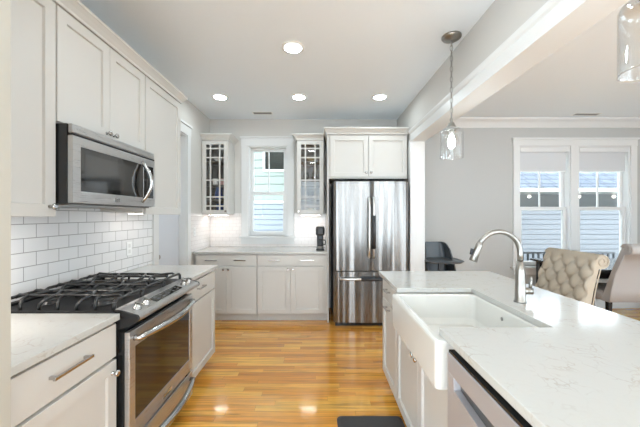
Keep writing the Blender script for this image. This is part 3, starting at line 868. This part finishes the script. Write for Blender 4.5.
# ------------------------------------------------------------------ pendants
def pendant(x, y, label):
    t = thing('pendant_light', label, 'pendant light', (x, y, ZC), 0, 'glass pendants over the island')
    MB().lathe([(.075, -.0005), (.075, -.012), (.066, -.022), (.02, -.028), (.008, -.034), (.003, -.036)], n=28).build('ceiling_canopy', M['nickel'], t)
    # chain
    b = MB(); L = .62; n = 15
    for i in range(n):
        zc = -.034 - L * (i + .5) / n; hh = L / n * .62; pts = []
        for k in range(13):
            a = 2 * PI * k / 12
            u = .0105 * math.cos(a); w = hh * math.sin(a)
            pts.append((u, 0, zc + w) if i % 2 else (0, u, zc + w))
        b.tube(pts, .0028, 6, cap=False)
    b.build('chain', M['nickel'], t)
    MB().tube([(0.002, 0, -.03), (-.002, 0, -.35), (.002, 0, -.66)], .0022, 6).build('cord', M['nickel'], t)
    MB().lathe([(.004, -.650), (.012, -.656), (.014, -.672), (.010, -.684), (.022, -.690), (.027, -.706), (.027, -.715), (.036, -.719), (.038, -.745)], n=24).build('cap', M['nickel'], t)
    MB().lathe([(.017, -.745), (.018, -.785), (.014, -.787)], n=18).build('socket', M['nickel'], t)
    b = MB(); zt = -.742
    prof = [(.030, zt), (.070, zt - .002), (.082, zt - .009), (.0875, zt - .022), (.088, zt - .04), (.088, zt - .222), (.089, zt - .229), (.0865, zt - .229), (.0855, zt - .220), (.0855, zt - .04), (.085, zt - .024), (.0805, zt - .012), (.069, zt - .005), (.030, zt - .003)]
    b.lathe(prof, n=40, cap0=False, cap1=False).build('glass_shade', M['pglass'], t)
    b = MB(); zb = -.787
    b.lathe([(.012, zb), (.014, zb - .010), (.022, zb - .03), (.026, zb - .052), (.021, zb - .072), (.009, zb - .082), (.001, zb - .083)], n=20).build('bulb', M['bulb'], t)
    return t
p1 = pendant(1.06, 2.44, 'clear glass pendant on a chain over the far end of the island')
dup(p1, (1.06, .961, ZC), None, 'clear glass pendant over the near end of the island, cut by the picture edge')

# ------------------------------------------------------------------ island cabinets
RI = -PI / 2         # faces -x : local x -> world -y
XI = .551            # box front; doors at .53
GI = 'white island cabinets'
cabinet('base_cabinet', 'narrow white island cabinet at the refrigerator end, with a drawer over a door', 'cabinet', (XI, 2.535, 0), RI, .444, .585, 0, .882,
        [('drawer', g, .438, .716, .876, [.222], .12, .81), ('door', g, .438, .112, .708, None)], toe=True, group=GI)
pull(MB(), .222, -.021, .675, .12).build('pull', M['chrome'], [o for o in bpy.data.objects if o.get('label', '').startswith('narrow white island')][0].children[-1], bevel=.0015)
cabinet('base_cabinet', 'white two-door island cabinet under the farmhouse sink', 'cabinet', (XI, 2.09, 0), RI, .908, .585, 0, .683,
        [('door', g, .452, .112, .676, (.425, .625)), ('door', .456, .904, .112, .676, (.483, .625))], toe=True, group=GI)
t = thing('island_wainscot', 'white back and end panelling of the island under the countertop', 'panel', (1.15, 1.5, 0))
bx(-.012, .03, -1.0, 1.037, 0, .882).build('back_panel', M['cab'], t)
bx(-.599, -.014, -1.02, -.945, 0, .882).build('end_panel', M['cab'], t)

# dishwasher
t = thing('dishwasher', 'stainless dishwasher with a recessed pocket handle in the island', 'dishwasher', (.515, 1.172, 0), RI)
W = .60
bx(.002, W - .002, .012, .58, .105, .862).build('tub', M['dkplastic'], t)
bx(.01, W - .01, .07, .12, 0, .10).build('toe_kick', M['black'], t)
b = MB(); px0, px1, pz0, pz1 = .055, W - .055, .725, .790
b.box(.002, W - .002, -.022, .011, .112, pz0); b.box(.002, W - .002, -.022, .011, pz1, .862)
b.box(.002, px0, -.022, .011, pz0, pz1); b.box(px1, W - .002, -.022, .011, pz0, pz1)
door = b.build('door', M['dw'], t, bevel=.002)
b = MB()
n = 12; top = [(px0 + (px1 - px0) * i / n, pz0 + .002 - .035 * 0 + .018 * (1 - math.sin(PI * i / n))) for i in range(n + 1)]
b.prism([(px0, pz0 - .002)] + top + [(px1, pz0 - .002)], 'y', -.0215, .004)
b.build('pocket_lip', M['dw'], door)
bx(px0, px1, .004, .010, pz0, pz1).build('pocket_handle', M['steel_dk'], door)
bx(.004, W - .004, -.018, .012, .8625, .872).build('control_edge', M['black'], door)

# ------------------------------------------------------------------ sink and faucet
t = thing('farmhouse_sink', 'white fireclay farmhouse sink with apron front in the island', 'sink', (0, 0, 0))
X0, X1, Y0, Y1 = .468, 1.03, 1.218, 1.962
rings = [rrect(X0, X1, Y0, Y1, .02, .688), rrect(X0, X1, Y0, Y1, .022, .868), rrect(X0 + .002, X1, Y0, Y1, .022, .877), rrect(X0 + .008, X1 - .004, Y0 + .004, Y1 - .004, .02, .8825),
         rrect(X0 + .030, X1 - .05, Y0 + .085, Y1 - .03, .035, .8825), rrect(X0 + .036, X1 - .055, Y0 + .09, Y1 - .035, .035, .876),
         rrect(X0 + .042, X1 - .062, Y0 + .096, Y1 - .042, .045, .74), rrect(X0 + .06, X1 - .08, Y0 + .115, Y1 - .06, .05, .705)]
b = MB().loft(rings)
b.build('basin', M['fireclay'], t, smooth=False, bevel=.003)
MB().lathe([(.045, .706), (.045, .709), (.03, .709), (.028, .7065)], (.74, 1.6, 0)).build('drain', M['nickel'], t)
MB().lathe([(.0, -.0005), (.010, -.0005), (.010, -.0035), (.006, -.004)], (X1 - .0585, 1.62, .835), 'x').build('overflow', M['nickel'], t)

t = thing('faucet', 'brushed nickel gooseneck kitchen faucet behind the sink', 'faucet', (1.09, 1.655, .9145))
MB().lathe([(.030, 0), (.030, .008), (.026, .012), (.025, .10), (.0225, .16), (.0165, .22)], n=24).build('base', M['nickel'], t)
pts = [(0, 0, .21), (0, 0, .26)]
rr = .115; c = (-rr, .265)
for i in range(0, 15):
    a = R(0 + 155 * i / 14)
    pts.append((c[0] + rr * math.cos(a), 0, c[1] + rr * math.sin(a)))
MB().tube(pts, .0135, 16).build('gooseneck', M['nickel'], t)
a = R(155); e = Vector((c[0] + rr * math.cos(a), 0, c[1] + rr * math.sin(a))); d = Vector((-math.sin(a), 0, math.cos(a))).normalized()
d = Vector((-.36, 0, -.93)).normalized()
h = MB().tube([tuple(e - d * .01), tuple(e + d * .01), tuple(e + d * .03), tuple(e + d * .095), tuple(e + d * .10)], [.0145, .0175, .0185, .021, .017], 16).build('spray_head', M['nickel'], t)
s = e + d * .055
MB().tube([(s.x - .019, 0, s.z + .02 + .006), (s.x - .026, 0, s.z - .008 + .002)], .008, 10).build('button', M['dkplastic'], h)
MB().tube([(.015, 0, .060), (.062, -.004, .060)], .0185, 16).build('valve', M['nickel'], t)
MB().tube([(.052, -.003, .068), (.055, -.004, .10), (.058, -.005, .138)], [.009, .007, .0065], 12).build('lever', M['nickel'], t)

# ------------------------------------------------------------------ floor mat
o = MB().loft([rrect(.125, .565, 1.25, 2.10, .035, .0008), rrect(.125, .565, 1.25, 2.10, .035, .006), rrect(.145, .545, 1.27, 2.08, .03, .016)]).build('floor_mat', M['rubber'], bevel=.001)
tag(o, 'dark grey cushioned floor mat on the oak floor in front of the sink', 'mat')

# ------------------------------------------------------------------ dining furniture
def tufted_chair(label, loc, rz, fab, tufts, wd=.55, top=1.01, lean=1.0):
    t = thing('dining_chair', label, 'chair', loc, rz, 'scroll-back upholstered dining chairs')
    hw = wd / 2
    # back profile (y,z), front surface from the seat up, over the scroll, down the outside
    zs = top - .058
    front = []
    for i in range(43):
        u = i / 42
        front.append((.165 + (.115 * u + .03 * u * u) * lean, .47 + (zs + .03 - .47) * u))
    ex, ez = front[-1]
    cx, cz, rs = ex + .060, ez - .006, .060
    over = [(cx - rs * math.cos(R(aa)), cz + rs * math.sin(R(aa))) for aa in range(20, 261, 20)]
    outside = [(ex + .03, cz - .06), (.25 + .045 * lean, .75), (.25 + .012 * lean, .56), (.25, .42), (.165, .42)]
    prof = front + over + outside
    nf = len(front)
    nu = 64 if tufts else 16
    b = MB(); rings = []
    du, dv = .072, .088
    for k in range(nu + 1):
        x = -hw + wd * k / nu
        ring = []
        for j, (y, z) in enumerate(prof):
            e = abs(x) / hw; rnd = max(0.0, (e - .93) / .07) ** 2 * .012
            if j < nf:
                dy = rnd
                if tufts:
                    p = x / du; q = (z - .55) / dv
                    a_ = (p + q) / 2; b_ = (p - q) / 2
                    pil = abs(math.sin(PI * a_) * math.sin(PI * b_)) ** .5
                    dip = math.exp(-((a_ - round(a_)) ** 2 + (b_ - round(b_)) ** 2) / .022)
                    # buttons sit where both creases cross
                    fade = 1.15 * min(1, (j / 5.0)) * min(1, (nf - 1 - j) / 6.0 + .25) * min(1.0, (1 - e) / .06 + .1)
                    dy -= (.030 * pil - .030 * dip - .010) * fade
                ring.append((x, y + dy, z))
            else:
                ring.append((x * (1 - rnd * .5), y, z))
        rings.append(ring)
    back = b.loft(rings, smooth=True).build('backrest', fab, t)
    for p_ in back.data.polygons:
        if len(p_.vertices) > 4: p_.use_smooth = False
    # scroll end whorls and side piping
    for s in (-1, 1):
        sp = []
        for i in range(26):
            aa = R(20 + i * 24); rr_ = rs * (1 - i / 30)
            sp.append((s * (hw + .002), cx - rr_ * math.cos(aa), cz + rr_ * math.sin(aa)))
        MB().tube(sp, .0045, 6).build('scroll_piping', fab, back)
        MB().tube([(s * hw, y + .012, z) for y, z in outside[:4]], .005, 6).build('edge_piping', fab, back)
    if tufts:
        for i in range(-4, 5):
            for j in range(0, 6):
                if (i + j) % 2: continue
                x, z = i * du, .55 + j * dv
                if abs(x) > hw - .03: continue
                u = (z - .47) / (zs + .03 - .47)
                if u > .9: continue
                y = .165 + .115 * u + .03 * u * u + .030
                MB().sphere((0, 0, 0), .011, 8).build('button', fab, back, loc=(x, y, z))
    rg = [rrect(-hw + .01, hw - .01, -.30, .20, .05, .42), rrect(-hw, hw, -.31, .20, .05, .43), rrect(-hw, hw, -.31, .20, .05, .49), rrect(-hw + .01, hw - .01, -.30, .19, .05, .515), rrect(-hw + .05, hw - .05, -.26, .16, .05, .525)]
    MB().loft(rg, smooth=True).build('seat', fab, t)
    for x, y in ((-hw + .045, -.26), (hw - .045, -.26), (-hw + .045, .205), (hw - .045, .205)):
        q = .022
        MB().loft([[(x - .015, y - .015, 0), (x + .015, y - .015, 0), (x + .015, y + .015, 0), (x - .015, y + .015, 0)],
                   [(x - q, y - q, .423), (x + q, y - q, .423), (x + q, y + q, .423), (x - q, y + q, .423)]]).build('leg', M['darkwood'], t, bevel=.002)
    return t
tufted_chair('beige diamond-tufted dining chair turned to face the island', (1.985, 2.82, 0), R(-90), M['fabric'], True, wd=.57, top=1.03)
tufted_chair('smooth-backed linen dining chair pulled up to the dark table', (3.465, 3.63, 0), R(180), M['fabric_shaded'], False, wd=.52, top=1.06, lean=1.5)

t = thing('dining_table', 'dark espresso dining table in front of the dining windows', 'table', (3.93, 3.93, 0))
bx(-.89, .89, -.48, .47, .735, .765).build('tabletop', M['darkwood'], t, bevel=.004)
b = MB(); b.box(-.82, .82, -.41, -.39, .65, .734); b.box(-.82, .82, .39, .41, .65, .734); b.box(-.82, -.80, -.39, .39, .65, .734); b.box(.80, .82, -.39, .39, .65, .734)
b.build('apron', M['darkwood'], t)
for x in (-.80, .80):
    for y in (-.39, .39):
        bx(x - .035, x + .035, y - .035, y + .035, 0, .73).build('leg', M['darkwood'], t, bevel=.003)

# high chair
t = thing('high_chair', 'dark grey plastic high chair with tray beside the white post', 'high chair', (1.56, 4.02, 0), R(-90))
# faces +x; shell
def shell_ring(z, xb, hw_, depth, th=.018):
    # U-shape open to +x
    pts = []
    outer = [(xb + depth, -hw_), (xb + .05, -hw_)] + [(xb + .05 - .05 * math.sin(R(a)), -hw_ + .05 - .05 * math.cos(R(a))) for a in (30, 60, 90)]
    outer += [(x, -y) for x, y in outer[::-1]]
    inner = [(x + (th if x < xb + .1 else 0), y * (1 - th / hw_)) for x, y in outer[::-1]]
    return [(x, y, z) for x, y in outer + inner]
rings = [shell_ring(.56, -.12, .17, .30), shell_ring(.66, -.135, .18, .30), shell_ring(.76, -.15, .18, .27), shell_ring(.84, -.165, .175, .24), shell_ring(.93, -.18, .165, .21), shell_ring(1.0, -.192, .15, .15), shell_ring(1.02, -.196, .13, .12)]
MB().loft(rings).build('seat_shell', M['plastic_grey'], t, bevel=.004)
MB().loft([rrect(-.12, .17, -.165, .165, .04, .545), rrect(-.12, .17, -.165, .165, .04, .58)]).build('seat', M['dkplastic'], t)
MB().loft([rrect(-.06, .33, -.21, .21, .10, .795), rrect(-.07, .34, -.235, .235, .10, .815), rrect(-.06, .33, -.225, .225, .10, .825), rrect(-.04, .31, -.19, .19, .09, .815)]).build('tray', M['plastic_grey'], t)
for s in (-1, 1):
    MB().tube([(.02, s * .19, .72), (.07, s * .20, .80)], .012, 8).build('tray_arm', M['dkplastic'], t)
    MB().tube([(-.09, s * .13, .55), (-.16, s * .21, 0.012)], [.022, .016], 10).build('leg', M['dkplastic'], t)
    MB().tube([(.13, s * .13, .55), (.19, s * .21, 0.012)], [.022, .016], 10).build('leg', M['dkplastic'], t)
bx(.10, .13, -.03, .03,   .585, .795).build('crotch_post', M['dkplastic'], t)

# ------------------------------------------------------------------ outside
struct('ground', bx(-12, 16, 4.9, 22, -.7, -.5), M['ground'])
def lap_siding(x0, x1, y, z0, z1, e=.135):
    """courses of boards facing -y, each recessed below its butt edge to make a dark shadow line"""
    b = MB(); z = z0
    while z < z1 - .03:
        zt = min(z + e, z1)
        b.prism([(y - .030, z + .016), (y - .020, zt), (y + .03, zt), (y + .03, z + .016)], 'x', x0, x1)
        b.box(x0, x1, y + .012, y + .03, z, z + .0155)
        z += e
    return b
# house behind the kitchen window
t = thing('neighbor_house', 'pale lap-sided house seen through the kitchen window', 'house', (-1.2, 8.0, -.5))
lap_siding(-4.0, 2.1, 0, 0, 2.19).build('lower_siding', M['siding_k'], t)
lap_siding(-4.0, 2.1, 0, 2.26, 5.2, .21).build('upper_siding', M['siding_w'], t)
bx(-4.0, 2.1, -.04, .03, 2.19, 2.26).build('band_board', M['trim'], t)
bx(-4.0, 2.1, .03, 4.0, 0, 5.2).build('house_body', M['siding_w'], t)
w = MB(); sash(w, -.24, .42, 3.02, 3.60, -.06, -.02, .05); wf = w.build('window', M['trim'], t)
bx(-.19, .37, -.035, -.028, 3.07, 3.55).build('pane', M['blackglass'], wf)
bx(-4.3, 2.3, -.5, 4.5, 5.2, 5.3).build('roof', M['roof'], t)
# house behind the dining windows: porch with half wall under a shingled roof
t = thing('porch_house', 'house with shingled porch roof seen through the dining windows', 'house', (6.7, 8.4, -.5))
lap_siding(-5.0, 5.0, 0, 0, 2.08).build('half_wall_siding', M['siding_b'], t)
bx(-5.0, 5.0, .9, 1.0, 0, 2.6).build('porch_wall', M['siding_g'], t)
bx(-5.0, 5.0, -.42, -.38, 2.50, 2.62).build('gutter', M['trim'], t)
bx(-5.0, 5.0, -.38, 1.0, 2.52, 2.56).build('soffit', M['trim'], t)
MB().prism([(-.45, 2.62), (3.2, 4.3), (3.2, 4.2), (-.38, 2.56)], 'x', -5.2, 5.2).build('roof', M['roof'], t)
for x in (-1.1, -.35, .75, 1.15, 2.2):
    MB().sphere((0, 0, 0), .045, 8).build('porch_bulb', M['porchbulb'], t, loc=(x, .82, 2.44))
# porch railing just outside the dining windows
t = thing('porch_railing', 'dark porch railing just outside the dining windows', 'railing', (3.9, 5.7, -.5))
bx(-1.6, 1.6, -.03, .03, 1.17, 1.20).build('top_rail', M['dkplastic'], t)
bx(-1.6, 1.6, -.02, .02, .10, .14).build('bottom_rail', M['dkplastic'], t)
for i in range(33):
    x = -1.6 + 3.2 * i / 32
    bx(x - .013, x + .013, -.013, .013, .0, 1.17).build('baluster', M['dkplastic'], t)
